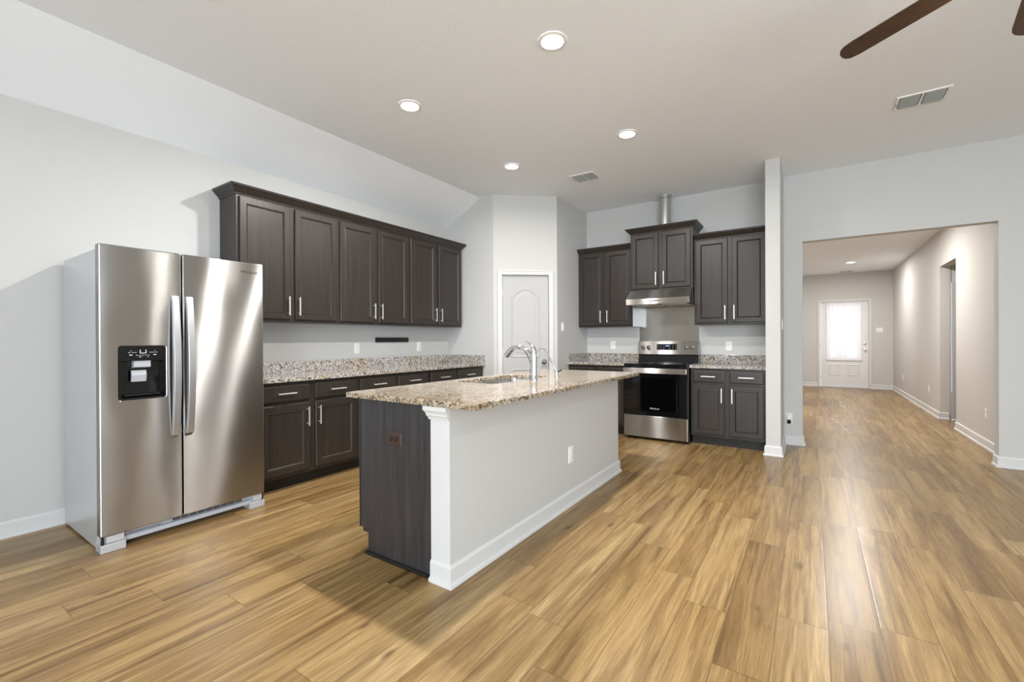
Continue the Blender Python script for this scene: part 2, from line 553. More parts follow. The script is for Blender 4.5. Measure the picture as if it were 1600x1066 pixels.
# living room walls behind and right of the camera, with their windows
b = MB()
xs = [XW-T]+[v for wdw in WIN_BACK for v in wdw]+[XRR+T]
for i in range(0, len(xs), 2):
    b.box(xs[i], xs[i+1], YRR-T, YRR, 0, H)
for a, c in WIN_BACK:
    b.box(a, c, YRR-T, YRR, 0, 0.3).box(a, c, YRR-T, YRR, 2.4, H)
struct(b.build('wall_living_rear', M['wall']), 'rear living room wall with two windows', 'wall')
b = MB()
ys = [YRR-T]+[v for wdw in WIN_RIGHT for v in wdw]+[YO]
for i in range(0, len(ys), 2):
    b.box(XRR, XRR+T, ys[i], ys[i+1], 0, H)
for a, c in WIN_RIGHT:
    b.box(XRR, XRR+T, a, c, 0, 0.65).box(XRR, XRR+T, a, c, 2.35, H)
struct(b.build('wall_living_right', M['wall']), 'right living room wall with two windows', 'wall')
n_w = 0
for a, c in WIN_BACK:
    n_w += 1
    b = MB()
    z0, z1 = 0.3, 2.4
    y0, y1 = YRR-0.06, YRR-0.02
    b.box(a, a+0.05, y0, y1, z0, z1).box(c-0.05, c, y0, y1, z0, z1).box(a+0.05, c-0.05, y0, y1, z0, z0+0.05).box(a+0.05, c-0.05, y0, y1, z1-0.05, z1)
    b.box((a+c)/2-0.03, (a+c)/2+0.03, y0, y1, z0+0.05, z1-0.05)
    struct(b.build('window_%d' % n_w, M['trim']), 'white framed window in the rear living room wall', 'window')
for a, c in WIN_RIGHT:
    n_w += 1
    b = MB()
    z0, z1 = 0.65, 2.35
    x0, x1 = XRR+0.0, XRR+0.04
    b.box(x0, x1, a, a+0.05, z0, z1).box(x0, x1, c-0.05, c, z0, z1).box(x0, x1, a+0.05, c-0.05, z0, z0+0.05).box(x0, x1, a+0.05, c-0.05, z1-0.05, z1)
    b.box(x0, x1, a+0.05, c-0.05, 1.47, 1.53)
    struct(b.build('window_%d' % n_w, M['trim']), 'white framed window in the right living room wall', 'window')

# hall
SO0, SO1, SOH = 8.19, 9.09, 2.275                      # side opening in the hall's right wall
b = MB()
b.box(XHR, XHR+T, YO+T, SO0, 0, HH).box(XHR, XHR+T, SO1, YHF, 0, HH).box(XHR, XHR+T, SO0, SO1, SOH, HH)
struct(b.build('wall_hall_right', M['hallwall']), 'long hall wall with a tall side opening', 'wall')
FD0, FD1, FDH = 0.19, 1.14, 2.115                      # front door leaf
b = MB()
b.box(XHL-T, FD0, YHF, YHF+T, 0, HH).box(FD1, XHR+T, YHF, YHF+T, 0, HH).box(FD0, FD1, YHF, YHF+T, FDH, HH)
struct(b.build('wall_hall_far', M['hallwall']), 'far hall wall around the front door', 'wall')
struct(MB().box(XHL-T, XHL, YO+T, YHF, 0, HH).build('wall_hall_left', M['hallwall']), 'left hall wall', 'wall')
struct(MB().box(XHL-T, XHR+1.9, YO+T, YHF+T, HH, HH+0.1).build('ceiling_hall', M['ceil']), 'lower ceiling of the hall', 'ceiling')
# side passage beyond the opening, with a white door
PX = XHR+T
SD0, SD1 = 1.722, 2.50
b = MB()
b.box(PX-0.01, SD0-0.022, SO1, SO1+0.1, 0, HH).box(SD0-0.022, SD0, SO1+0.02, SO1+0.1, 0, HH).box(SD1, 3.5, SO1, SO1+0.1, 0, HH).box(SD0, SD1, SO1, SO1+0.1, 2.04, HH)
struct(b.build('wall_passage_far', M['hallwall']), 'passage wall beside the narrow white door', 'wall')
b = MB().box(PX, 3.5, SO0-0.1, SO0, 0, HH).box(3.4, 3.5, SO0, SO1, 0, HH)
struct(b.build('wall_passage_near', M['hallwall']), 'near wall of the side passage', 'wall')
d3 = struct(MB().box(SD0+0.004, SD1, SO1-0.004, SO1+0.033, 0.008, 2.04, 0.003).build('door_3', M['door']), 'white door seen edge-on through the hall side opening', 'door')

# baseboards: main board with a small shoe at the floor
BBP = [(0, 0), (0.025, 0), (0.025, 0.008), (0.021, 0.018), (0.013, 0.022), (0.013, 0.088), (0.008, 0.097), (0.003, 0.102), (0, 0.102)]
def bboard(name, paths, label):
    b = MB()
    for p in paths:
        b.sweep(p, BBP)
    return struct(b.build(name, M['trim']), label, 'baseboard')
bboard('baseboard_left', [[(XW, YRR), (XW, 1.70)]], 'white baseboard along the left wall by the fridge')
bboard('baseboard_stub', [[(XC1, YC+0.03), (XC1, YC), (XC2, YC), (XC2, YO), (XO1, YO), (XO1, YO+T)]], 'white baseboard wrapping the narrow wall end')
bboard('baseboard_opening', [[(XO2, YO+T), (XO2, YO), (XRR, YO)]], 'white baseboard right of the hall opening')
bboard('baseboard_hall_right', [[(XHR, SO0), (XHR, YO+T)], [(XHR, YHF), (XHR, SO1), (SD0-0.03, SO1)]], 'white baseboard along the right hall wall')
bboard('baseboard_hall_far', [[(XHL, YHF), (FD0-0.06, YHF)], [(FD1+0.06, YHF), (XHR, YHF)]], 'white baseboard beside the front door')
bboard('baseboard_pantry', [[(XP2, YP2), (XP2, YB-0.65)]], 'white baseboard on the pantry side wall')

# ------------------------------------------------------------------ pantry door in the diagonal wall
def casing(b, x0, x1, zt, wdt, y):
    prof = lambda w0, w1, z0, z1: None
    b.box(x0-wdt, x0, y-0.016, y, 0, zt+wdt, 0.003).box(x1, x1+wdt, y-0.016, y, 0, zt+wdt, 0.003).box(x0, x1, y-0.016, y, zt, zt+wdt, 0.003)
    b.box(x0-wdt, x0-wdt+0.014, y-0.022, y-0.015, 0, zt+wdt, 0.002).box(x1+wdt-0.014, x1+wdt, y-0.022, y-0.015, 0, zt+wdt, 0.002)
    b.box(x0-wdt+0.014, x1+wdt-0.014, y-0.022, y-0.015, zt+wdt-0.014, zt+wdt, 0.002)
tr = MB()
casing(tr, dx0+0.002, dx0+DW-0.002, DH-0.002, 0.057, 0.0)
struct(tr.build('trim_1', M['trim'], None, (XP1, YP, 0), DA), 'white casing around the pantry door', 'trim')
def arch(x0, x1, z0, zs, rise, i, y, n=14):
    pts = [(x0+i, y, z0+i), (x1-i, y, z0+i)]
    cx, hw = (x0+x1)/2, (x1-x0)/2
    for k in range(n+1):
        t = 1-2*k/n
        xx = cx+(hw-i)*t
        pts.append((xx, y, zs-i+rise*(1-t*t)))
    return pts
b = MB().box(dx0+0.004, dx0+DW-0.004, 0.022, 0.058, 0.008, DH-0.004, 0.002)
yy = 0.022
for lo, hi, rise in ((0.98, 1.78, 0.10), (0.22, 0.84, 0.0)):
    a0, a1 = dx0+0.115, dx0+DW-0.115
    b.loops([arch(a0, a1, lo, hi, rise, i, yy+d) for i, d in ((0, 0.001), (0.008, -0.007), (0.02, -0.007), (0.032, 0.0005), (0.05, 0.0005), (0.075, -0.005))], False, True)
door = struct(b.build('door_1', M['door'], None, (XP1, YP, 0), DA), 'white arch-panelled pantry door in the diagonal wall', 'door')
kx = dx0+DW-0.065
MB().lathe(kx, 0.93, [(0.032, 0.022), (0.032, 0.014), (0.012, 0.010), (0.011, -0.018), (0.026, -0.026), (0.029, -0.042), (0.020, -0.054), (0.004, -0.057)], 24, 'y').build('knob', M['darkmetal'], door)
for hz in (0.25, 1.05, 1.82):
    MB().box(dx0+0.0, dx0+0.009, 0.014, 0.024, hz-0.045, hz+0.045, 0.002).build('hinge', M['nickel'], door)

# ------------------------------------------------------------------ front door at the end of the hall
tr = MB()
casing(tr, FD0-0.002, FD1+0.002, FDH+0.0, 0.06, YHF)
struct(tr.build('trim_2', M['trim']), 'white casing around the front door', 'trim')
GX0, GX1, GZ0, GZ1 = 0.335, 0.985, 0.72, 2.03
b = MB()
y0, y1 = YHF+0.03, YHF+0.075
b.box(FD0+0.004, GX0, y0, y1, 0.01, FDH-0.004).box(GX1, FD1-0.004, y0, y1, 0.01, FDH-0.004).box(GX0, GX1, y0, y1, 0.01, GZ0).box(GX0, GX1, y0, y1, GZ1, FDH-0.004)
for a0, a1 in ((0.355, 0.585), (0.735, 0.965)):
    b.loops([[(a0+i, y0+d, 0.29+i), (a1-i, y0+d, 0.29+i), (a1-i, y0+d, 0.575-i), (a0+i, y0+d, 0.575-i)] for i, d in ((0, 0.001), (0.012, -0.010), (0.025, -0.010), (0.04, 0.0005), (0.06, -0.006))], False, True)
fd = struct(b.build('door_2', M['door2']), 'white half-glazed front door at the end of the hall', 'door')
b = MB()
for (p0, p1, q0, q1) in ((GX0-0.035, GX0+0.012, GZ0-0.035, GZ1+0.035), (GX1-0.012, GX1+0.035, GZ0-0.035, GZ1+0.035), (GX0+0.012, GX1-0.012, GZ0-0.035, GZ0+0.012), (GX0+0.012, GX1-0.012, GZ1-0.012, GZ1+0.035)):
    b.box(p0, p1, y0-0.012, y0+0.001, q0, q1, 0.003)
b.build('glazing_frame', M['door2'], fd)
MB().box(GX0, GX1, YHF+0.048, YHF+0.054, GZ0, GZ1).build('glass_pane', M['glass'], fd)
MB().lathe(1.075, 0.945, [(0.033, y0), (0.033, y0-0.01), (0.013, y0-0.014), (0.012, y0-0.035), (0.027, y0-0.042), (0.030, y0-0.058), (0.018, y0-0.07)], 24, 'y').build('knob', M['nickel'], fd)
MB().lathe(1.075, 1.085, [(0.031, y0), (0.031, y0-0.012), (0.02, y0-0.02), (0.008, y0-0.022)], 24, 'y').build('deadbolt', M['nickel'], fd)
MB().box(1.128, 1.136, y0-0.004, y0+0.02, 1.05, 1.12).box(1.128, 1.136, y0-0.004, y0+0.02, 0.91, 0.98).build('strike_plate', M['nickel'], fd)
for hz in (0.25, 1.05, 1.85):
    MB().box(FD0-0.003, FD0+0.01, y0-0.012, y0+0.002, hz-0.05, hz+0.05, 0.002).build('hinge', M['nickel'], fd)
MB().box(FD0, FD1, YHF-0.01, YHF+T, 0.0, 0.012).build('threshold', M['greyplastic'], fd)
cur = thing('door_curtain', 'sheer white gathered curtain over the glass of the front door', 'curtain', (0.66, y0-0.03, 0))
for zt, hz in ((2.07, 'top'), (0.685, 'bottom')):
    MB().tube([(-0.37, 0, zt), (0.37, 0, zt)], 0.006, 8).build('rod', M['white'], cur)
b = MB()
random.seed(4)
nx, nz = 150, 24
ph = [random.uniform(0, 6.28) for _ in range(6)]
vs, fs = [], []
for k in range(nz+1):
    zt = 2.09-(2.09-0.67)*k/nz
    tight = abs(2*k/nz-1)**6
    for i in range(nx+1):
        u = i/nx
        xx = -0.36+0.72*u
        amp = 0.010*(0.6+0.4*(1-tight))
        yv = amp*(math.sin(u*75+ph[0]+0.8*math.sin(k*0.1))+0.6*math.sin(u*41+ph[1])+0.4*math.sin(u*131+ph[2]+k*0.05))*0.6
        vs.append((xx, yv-0.004, zt))
for k in range(nz):
    for i in range(nx):
        a = k*(nx+1)+i
        fs.append((a, a+1, a+nx+2, a+nx+1))
b.add(vs, fs, True)
b.build('fabric', M['sheer'], cur)

# ------------------------------------------------------------------ cabinets (local: x to the right, front faces -y, back at y=depth)
DRINGS = [(0.0, 0.004), (0.004, 0.0), (0.052, 0.0), (0.055, 0.005), (0.060, 0.003), (0.066, 0.010), (0.070, 0.010)]
SRINGS = [(0.0, 0.006), (0.003, 0.002), (0.010, 0.0), (0.011, 0.0)]
def bar_pull(parent, x, z, length, vertical, yf, name='handle'):
    b = MB()
    h = length/2
    yb_ = yf-0.030
    if vertical:
        b.box(x-0.0055, x+0.0055, yb_-0.005, yb_+0.005, z-h, z+h, 0.002)
        for q in (-h+0.02, h-0.02):
            b.box(x-0.004, x+0.004, yb_+0.004, yf+0.002, z+q-0.004, z+q+0.004)
    else:
        b.box(x-h, x+h, yb_-0.005, yb_+0.005, z-0.0055, z+0.0055, 0.002)
        for q in (-h+0.02, h-0.02):
            b.box(x+q-0.004, x+q+0.004, yb_+0.004, yf+0.002, z-0.004, z+0.004)
    return b.build(name, M['nickel'], parent)

def add_door(root, x0, x1, z0, z1, yf, hx, hz0, hz1):
    d = MB().panel(x0, x1, z0, z1, yf, 0.020, DRINGS).build('door', M['esp'], root)
    bar_pull(d, hx, (hz0+hz1)/2, hz1-hz0, True, yf)
    return d

def wall_cabinet(label, wd, z0, z1, depth, loc, rotz, dt, db, group, gap=0.046, side=0.021):
    """z0..z1 the box, depth of the box; doors stand 20 mm in front of it"""
    r = thing('upper_cabinet', label, 'cabinet', loc, rotz, group)
    MB().box(0, wd, 0, depth, z0, z1, 0.0015).build('body', M['esp'], r)
    dw = (wd-2*side-gap)/2
    a0, a1 = side, side+dw
    b0, b1 = wd-side-dw, wd-side
    add_door(r, a0, a1, db, dt, -0.0205, a1-0.025, db+0.035, db+0.20)
    add_door(r, b0, b1, db, dt, -0.0205, b0+0.025, db+0.035, db+0.20)
    return r

def base_cabinet(label, wd, depth, loc, rotz, group, toe=0.075):
    r = thing('base_cabinet', label, 'cabinet', loc, rotz, group)
    MB().box(0, wd, 0, depth, 0.105, 0.879, 0.0015).build('body', M['esp'], r)
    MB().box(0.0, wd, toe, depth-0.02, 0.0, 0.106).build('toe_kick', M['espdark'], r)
    side, gap = 0.022, 0.05
    dw = (wd-2*side-gap)/2
    yf = -0.0205
    for a0, a1, hx in ((side, side+dw, side+dw-0.028), (wd-side-dw, wd-side, wd-side-dw+0.028)):
        dr = MB().panel(a0, a1, 0.722, 0.852, yf, 0.020, SRINGS).build('drawer', M['esp'], r)
        bar_pull(dr, (a0+a1)/2, 0.788, 0.15, False, yf)
        add_door(r, a0, a1, 0.135, 0.695, yf, hx, 0.50, 0.66)
    return r

CROWN = [(0, 2.412), (0.006, 2.412), (0.008, 2.424), (0.018, 2.434), (0.036, 2.452), (0.048, 2.468), (0.054, 2.470), (0.058, 2.487), (0, 2.487)]
def crown(path, dz, name, parent=None, inner=0.004):
    prof = [(o if o > 0 else 0.0006, z+dz) for o, z in CROWN]
    return MB().sweep(path, prof).build(name, M['esp'], parent)

# left wall: three wall cabinets
XUF = XW+0.285                                        # face frame plane
UY = [1.750, 2.682, 3.614]
UWD = 0.932
lab = ['dark double-door wall cabinet nearest the fridge, partly hidden behind it',
       'middle dark double-door wall cabinet over the left worktop',
       'dark double-door wall cabinet ending beside the pantry wall']
proto = wall_cabinet(lab[0], UWD, 1.383, 2.45, 0.283, (XUF, UY[0], 0), R(90), 2.398, 1.405, 'wall cabinets over the left worktop')
for k in (1, 2):
    c = copy_tree(proto)
    c.location = (XUF, UY[k], 0)
    c['label'] = lab[k]
UE = UY[2]+UWD
cr = crown([(XW+0.0, UE), (XUF, UE), (XUF, UY[0]), (XW+0.0, UY[0])][::-1], 0.0, 'crown_moulding')
# keep the far return clear of the pantry wall
tag(cr, 'long dark crown moulding along the tops of the left wall cabinets', 'moulding')

# left wall: three base cabinets
XBF = XW+0.61
BY = [1.735, 2.665, 3.605]
lab = ['dark base cabinet beside the fridge with two drawers and two doors',
       'dark base cabinet in the middle of the left worktop, half hidden by the island',
       'dark base cabinet against the pantry wall, only its drawers showing above the island']
proto = base_cabinet(lab[0], 0.929, 0.607, (XBF, BY[0], 0), R(90), 'base cabinets under the left worktop')
for k in (1, 2):
    c = copy_tree(proto)
    c.location = (XBF, BY[k], 0)
    c['label'] = lab[k]
fl = MB().box(0.930, YP-0.001-BY[2], 0.003, 0.607, 0.105, 0.879).build('filler_strip', M['esp'], c)

def worktop(label, name, slabs, splash, group=None):
    r = thing(name, label, 'worktop', (0, 0, 0), 0, group)
    b = MB()
    for s_ in slabs:
        b.box(*s_, 0.880, 0.914, 0.004)
    b.build('slab', M['granite'], r)
    for s_ in splash:
        MB().box(*s_, 0.9135, 1.016, 0.002).build('backsplash', M['granite'], r)
    return r
worktop('long speckled granite worktop with backsplash on the left base cabinets', 'worktop', [(XW+0.001, XW+0.648, 1.722, YP-0.001)],
        [(XW+0.001, XW+0.021, 1.722, YP-0.001), (XW+0.0215, XW+0.646, YP-0.021, YP-0.001)])

# back wall: cabinets round the stove
YF = YB-0.61
RX0, RX1 = -1.930, -1.172                              # range
base_cabinet('dark base cabinet left of the stove, mostly hidden behind the island', (RX0-0.004)-(XP2+0.002), 0.607, (XP2+0.002, YF, 0), 0, 'base cabinets beside the stove')
base_cabinet('dark base cabinet right of the stove with two drawers and two doors', (XC1-0.002)-(RX1+0.014), 0.607, (RX1+0.014, YF, 0), 0, 'base cabinets beside the stove')
worktop('short granite worktop between the pantry wall and the stove', 'worktop', [(XP2+0.001, RX0-0.003, YB-0.648, YB-0.001)],
        [(XP2+0.0215, RX0-0.003, YB-0.021, YB-0.001), (XP2+0.001, XP2+0.021, YB-0.646, YB-0.001)])
worktop('short granite worktop right of the stove, ending at the wall end', 'worktop', [(RX1+0.003, XC1-0.001, YB-0.648, YB-0.001)],
        [(RX1+0.003, XC1-0.001, YB-0.021, YB-0.001)])
YU = YB-0.287
UL0, UL1, UM1, UR1 = XP2+0.002, -1.952, -1.184, XC1-0.002
g = 'wall cabinets around the range hood'
cl = wall_cabinet('dark double-door wall cabinet left of the range hood', UL1-UL0, 1.383, 2.45, 0.285, (UL0, YU, 0), 0, 2.398, 1.405, g)
crown([(0, 0), (UL1-UL0, 0)], -0.012, 'crown', cl)
YM = YB-0.372
cm = wall_cabinet('short raised double-door wall cabinet above the range hood', UM1-UL1-0.004, 1.835, 2.60, 0.370, (UL1+0.002, YM, 0), 0, 2.552, 1.856, g)
crown([(0, 0.36), (0, 0), (UM1-UL1-0.004, 0), (UM1-UL1-0.004, 0.36)], 0.150, 'crown', cm)
cr_ = wall_cabinet('dark double-door wall cabinet between the hood and the narrow wall end', UR1-UM1, 1.383, 2.45, 0.285, (UM1, YU, 0), 0, 2.398, 1.405, g)
crown([(0, 0), (UR1-UM1, 0)], -0.005, 'crown', cr_)

# hood and duct
HX0, HX1, HYF = -1.949, -1.190, 5.49
hd = thing('range_hood', 'slim stainless range hood under the short cabinet', 'range hood', ((HX0+HX1)/2, YB, 0))
cx = (HX0+HX1)/2
hw = (HX1-HX0)/2
yl = HYF-YB
MB().prism([(yl, 1.648), (yl, 1.714), (-0.398, 1.833), (-0.003, 1.833), (-0.003, 1.655)], 'x', -hw, hw).build('canopy', M['steel'], hd)
MB().box(-hw, hw, yl-0.004, yl+0.001, 1.645, 1.715, 0.002).build('front_lip', M['steelflat'], hd)
MB().box(-0.09, 0.055, yl-0.0055, yl-0.003, 1.679, 1.689).build('control_slot', M['darkprint'], hd)
b = MB()
for q in (-1, 1):
    b.box(q*0.18-0.16, q*0.18+0.16, yl+0.08, -0.1, 1.640, 1.6485)
b.build('grease_filter', M['galv'], hd)
MB().lathe(0.02, yl+0.045, [(0.022, 1.648), (0.022, 1.640), (0.016, 1.637)], 20).build('button', M['black'], hd)
du = thing('vent_duct', 'round galvanised vent duct rising from the short cabinet to the ceiling', 'duct', (-1.567, 5.893, 2.60))
MB().lathe(0, 0, [(0.072, 0.001), (0.072, H-2.60-0.0005)], 32).build('pipe', M['galv'], du)
MB().lathe(0, 0, [(0.0725, 0.425), (0.082, 0.43), (0.082, 0.4685), (0.0725, 0.4685)], 32, caps=False).build('collar', M['galv'], du)
sp = tag(MB().box(-1.955, -1.187, YB-0.0025, YB-0.0002, 0.90, 1.80).build('splash_sheet', M['steelwall']), 'plain stainless sheet on the wall between stove and hood', 'backsplash')

# ------------------------------------------------------------------ range
rg = thing('range', 'freestanding stainless range with black glass oven door', 'stove', ((RX0+RX1)/2, 5.344, 0))
w2 = (RX1-RX0)/2
DB = YB-0.006-5.344                                    # depth to the wall
MB().box(-w2, w2, 0.035, DB-0.02, 0.02, 0.895, 0.003).build('body', M['black'], rg)
MB().box(-w2+0.005, w2-0.005, 0.0, DB-0.1, 0.894, 0.916, 0.004).build('cooktop', M['blackglass'], rg)
for bx, by, br in ((-0.19, 0.15, 0.105), (0.19, 0.15, 0.085), (-0.19, 0.40, 0.075), (0.19, 0.40, 0.1)):
    MB().lathe(bx, by, [(br, 0.9163), (br-0.004, 0.9165), (br-0.004, 0.9163)], 40, caps=False).build('burner_ring', M['greyplastic'], rg)
bgd = YB-0.129-5.344
bgp = MB().prism([(bgd-0.005, 0.9165), (bgd+0.018, 1.014), (DB-0.03, 1.014), (DB-0.03, 0.9165)], 'x', -w2, w2).build('backguard', M['blackglass'], rg)
pan = MB().prism([(bgd-0.012, 1.016), (bgd+0.004, 1.183), (DB-0.03, 1.187), (DB-0.03, 1.016)], 'x', -w2, w2).build('control_panel', M['steelflat'], rg)
def pface(z): return bgd-0.012+0.016*(z-1.016)/0.167
MB().prism([(pface(1.073)-0.002, 1.073), (pface(1.150)-0.002, 1.150), (bgd+0.02, 1.150), (bgd+0.02, 1.073)], 'x', -0.135, 0.122).build('display', M['blackglass'], pan)
b = MB()
for q in (-0.018, -0.006, 0.006, 0.018):
    b.box(q-0.004, q+0.004, pface(1.125)-0.0035, pface(1.125)-0.001, 1.117, 1.133)
b.build('clock_digits', M['bluelcd'], pan)
b = MB()
for r_ in range(3):
    for q in range(7):
        xx = -0.118+0.038*q
        if abs(xx) > 0.03 or r_ == 2:
            b.box(xx-0.009, xx+0.006, pface(1.09+0.02*r_)-0.0035, pface(1.09+0.02*r_)-0.001, 1.087+0.021*(r_), 1.0905+0.021*r_)
b.build('keypad_marking', M['greyplastic'], pan)
for q in (-0.318, -0.243, 0.232, 0.306):
    kn = MB().lathe(q, 1.107, [(0.026, pface(1.107)+0.004), (0.026, pface(1.107)-0.006), (0.021, pface(1.107)-0.010), (0.019, pface(1.107)-0.028), (0.008, pface(1.107)-0.030)], 24, 'y').build('knob', M['darkmetal'], pan)
od = MB().box(-w2+0.004, w2-0.004, -0.012, 0.034, 0.300, 0.888, 0.004).build('oven_door', M['blackglass'], rg)
MB().box(-0.21, 0.255, -0.0135, -0.010, 0.355, 0.760, 0.001).build('oven_window', M['ovenwin'], od)
b = MB()
b.box(-w2+0.006, w2-0.006, -0.052, -0.036, 0.806, 0.868, 0.005)
for q in (-w2+0.024, w2-0.024):
    b.box(q-0.018, q+0.018, -0.038, -0.008, 0.81, 0.864, 0.004)
b.build('handle', M['steelflat'], od)
lettering('Whirlpool', 0.026, M['mark'], od, (0.0, -0.0137, 0.378), (R(90), 0, 0))
MB().box(-w2+0.004, w2-0.004, -0.010, 0.034, 0.036, 0.294, 0.004).build('drawer', M['steel'], rg)
for q in (-0.3, 0.3):
    MB().box(q-0.02, q+0.02, 0.08, 0.12, 0.0, 0.021).build('foot', M['black'], rg)

# ------------------------------------------------------------------ refrigerator (local: x along world +y, front faces -y -> world +x)
FX, FY0, FY1 = -3.359, 0.788, 1.704
fr = thing('refrigerator', 'tall side-by-side stainless refrigerator with water dispenser', 'refrigerator', (FX, FY0, 0), R(90))
FW = FY1-FY0
MB().box(0.004, FW-0.004, 0.078, 0.765, 0.012, 1.752, 0.004).build('cabinet', M['grey'], fr)
MB().box(0.012, FW-0.012, 0.060, 0.080, 0.09, 1.745).build('gasket', M['slotshade'], fr)
MB().box(0.02, FW-0.02, 0.058, 0.16, 1.752, 1.768, 0.004).build('hinge_cover', M['greyplastic'], fr)
SPL = 0.404
def rect(x0, x1, z0, z1, y): return [(x0, y, z0), (x1, y, z0), (x1, y, z1), (x0, y, z1)]
DX0, DX1, DZ0, DZ1 = 0.086, 0.317, 0.866, 1.187
b = MB()
n_ = 6
def rr(x0, x1, z0, z1, r, y): return [(px, y, pz) for px, pz in rrect(x0, x1, z0, z1, r, n_)]
x0, x1, z0, z1 = 0.0, SPL-0.003, 0.092, 1.776
b.loops([rr(x0, x1, z0, z1, 0.006, 0.058), rr(x0, x1, z0, z1, 0.006, 0.006), rr(x0+0.002, x1-0.002, z0+0.002, z1-0.002, 0.006, 0.002), rr(x0+0.006, x1-0.006, z0+0.006, z1-0.006, 0.006, 0.0),
         rr(DX0-0.004, DX1+0.004, DZ0-0.004, DZ1+0.004, 0.018, 0.0), rr(DX0, DX1, DZ0, DZ1, 0.016, 0.003), rr(DX0, DX1, DZ0, DZ1, 0.016, 0.056)], True, True)
fz = b.build('freezer_door', M['steel'], fr)
b = MB()
b.loops([rr(DX0+0.001, DX1-0.001, DZ0+0.001, DZ1-0.001, 0.015, 0.001), rr(DX0+0.008, DX1-0.008, DZ0+0.012, 1.098, 0.008, 0.001), rr(DX0+0.012, DX1-0.012, DZ0+0.022, 1.092, 0.008, 0.052)], False, True)
b.build('dispenser_recess', M['blackglass'], fz)
b = MB()
b.box(0.190, 0.214, -0.0005, 0.0008, 1.142, 1.146).box(0.186, 0.190, -0.0005, 0.0008, 1.142, 1.164).box(0.214, 0.218, -0.0005, 0.0008, 1.142, 1.164)
for q in (0.135, 0.152, 0.165, 0.238, 0.252, 0.268):
    b.box(q-0.005, q+0.005, -0.0005, 0.0008, 1.147, 1.1495)
for q in (0.143, 0.26):
    b.box(q-0.007, q+0.007, -0.0005, 0.0008, 1.131, 1.136).box(q-0.002, q+0.002, -0.0005, 0.0008, 1.158, 1.161)
for q in (0.172, 0.186, 0.2, 0.214, 0.228):
    b.box(q-0.004, q+0.004, -0.0005, 0.0008, 1.130, 1.1325)
b.box(0.18, 0.195, -0.0005, 0.0008, 1.120, 1.1225).box(0.222, 0.228, -0.0005, 0.0008, 1.120, 1.1225)
b.build('control_marks', M['mark'], fz)
MB().prism([(0.004, 1.060), (0.006, 1.098), (0.045, 1.098), (0.045, 1.052)], 'x', 0.158, 0.240).build('dispenser_chute', M['greyplastic'], fz)
MB().prism([(0.020, 0.972), (0.012, 1.012), (0.020, 1.040), (0.030, 1.040), (0.028, 0.972)], 'x', 0.150, 0.222).build('dispenser_paddle', M['greyplastic'], fz)
MB().box(0.115, 0.288, 0.006, 0.05, 0.888, 0.895, 0.001).build('drip_tray', M['black'], fz)
x0, x1 = SPL+0.003, FW
b = MB()
b.loops([rr(x0, x1, z0, z1, 0.006, 0.058), rr(x0, x1, z0, z1, 0.006, 0.006), rr(x0+0.002, x1-0.002, z0+0.002, z1-0.002, 0.006, 0.002), rr(x0+0.006, x1-0.006, z0+0.006, z1-0.006, 0.006, 0.0)], True, True)
fdr = b.build('fridge_door', M['steel'], fr)
def fhandle(x0, x1, parent):
    b = MB()
    L0, L1 = 0.620, 1.500
    n = 24
    loops = []
    for k in range(n+1):
        t = k/n
        bow = math.sin(PI*t)**0.75
        z = L0+(L1-L0)*t
        yo_ = -0.014-0.040*bow
        yi_ = -0.0005-0.022*bow if 0 < k < n else -0.0005
        c = 0.004
        loops.append([(x0, yi_, z), (x1, yi_, z), (x1, yo_+c, z), (x1-c, yo_, z), (x0+c, yo_, z), (x0, yo_+c, z)])
    b.loops(loops)
    return b.build('handle', M['handle'], parent)
fhandle(0.344, 0.384, fz)
fhandle(0.422, 0.462, fdr)
lettering('Whirlpool', 0.027, M['darkprint'], fdr, (0.816, -0.0004, 1.700), (R(90), 0, 0))
b = MB().box(0.03, FW-0.03, 0.028, 0.08, 0.03, 0.058, 0.003).box(0.03, FW-0.03, 0.045, 0.08, 0.058, 0.088)
gr = b.build('base_grille', M['greyplastic'], fr)
b = MB()
for k in range(9):
    q = 0.36+0.047*k
    b.box(q, q+0.042, 0.0425, 0.046, 0.062, 0.080)
b.box(0.14, 0.30, 0.0425, 0.046, 0.064, 0.068)
b.build('vent_slots', M['slotshade'], gr)
for q0, q1 in ((0.0, 0.115), (FW-0.105, FW)):
    ft = MB().box(q0, q1, -0.002, 0.09, 0.0, 0.046, 0.003).build('hinge_foot', M['grey'], fr)
    MB().box(q0+0.028, q1-0.006, 0.006, 0.06, 0.050, 0.089, 0.003).build('hinge_bracket', M['grey'], ft)
    MB().lathe(q0+0.012 if q0 == 0 else q1-0.012, 0.012, [(0.008, 0.046), (0.008, 0.09)], 14).build('hinge_pin', M['black'], ft)

# ------------------------------------------------------------------ island
IX0, IXP, IX1, IY0, IY1 = -2.170, -1.600, -1.474, 1.640, 3.930
isl = thing('kitchen_island', 'kitchen island with a dark end panel and a pale half wall', 'island', ((IX0+IX1)/2, IY0, 0))
ox, oy = (IX0+IX1)/2, IY0
def L(x): return x-ox
def K(y): return y-oy
MB().box(L(IX0), L(IXP)-0.001, K(IY0)+0.024, K(IY1)-0.02, 0.105, 0.60, 0.0).box(L(IX0), L(IX0)+0.014, K(IY0)+0.024, K(IY1)-0.02, 0.60, 0.882).box(L(IXP)-0.02, L(IXP)-0.001, K(IY0)+0.024, K(IY1)-0.02, 0.60, 0.882).box(L(IX0)+0.014, L(IXP)-0.02, K(IY1)-0.04, K(IY1)-0.02, 0.60, 0.882).build('cabinet_body', M['esp'], isl)
MB().box(L(IX0)+0.09, L(IXP)-0.01, K(IY0)+0.024, K(IY1)-0.02, 0.0, 0.106).build('toe_kick', M['espdark'], isl)
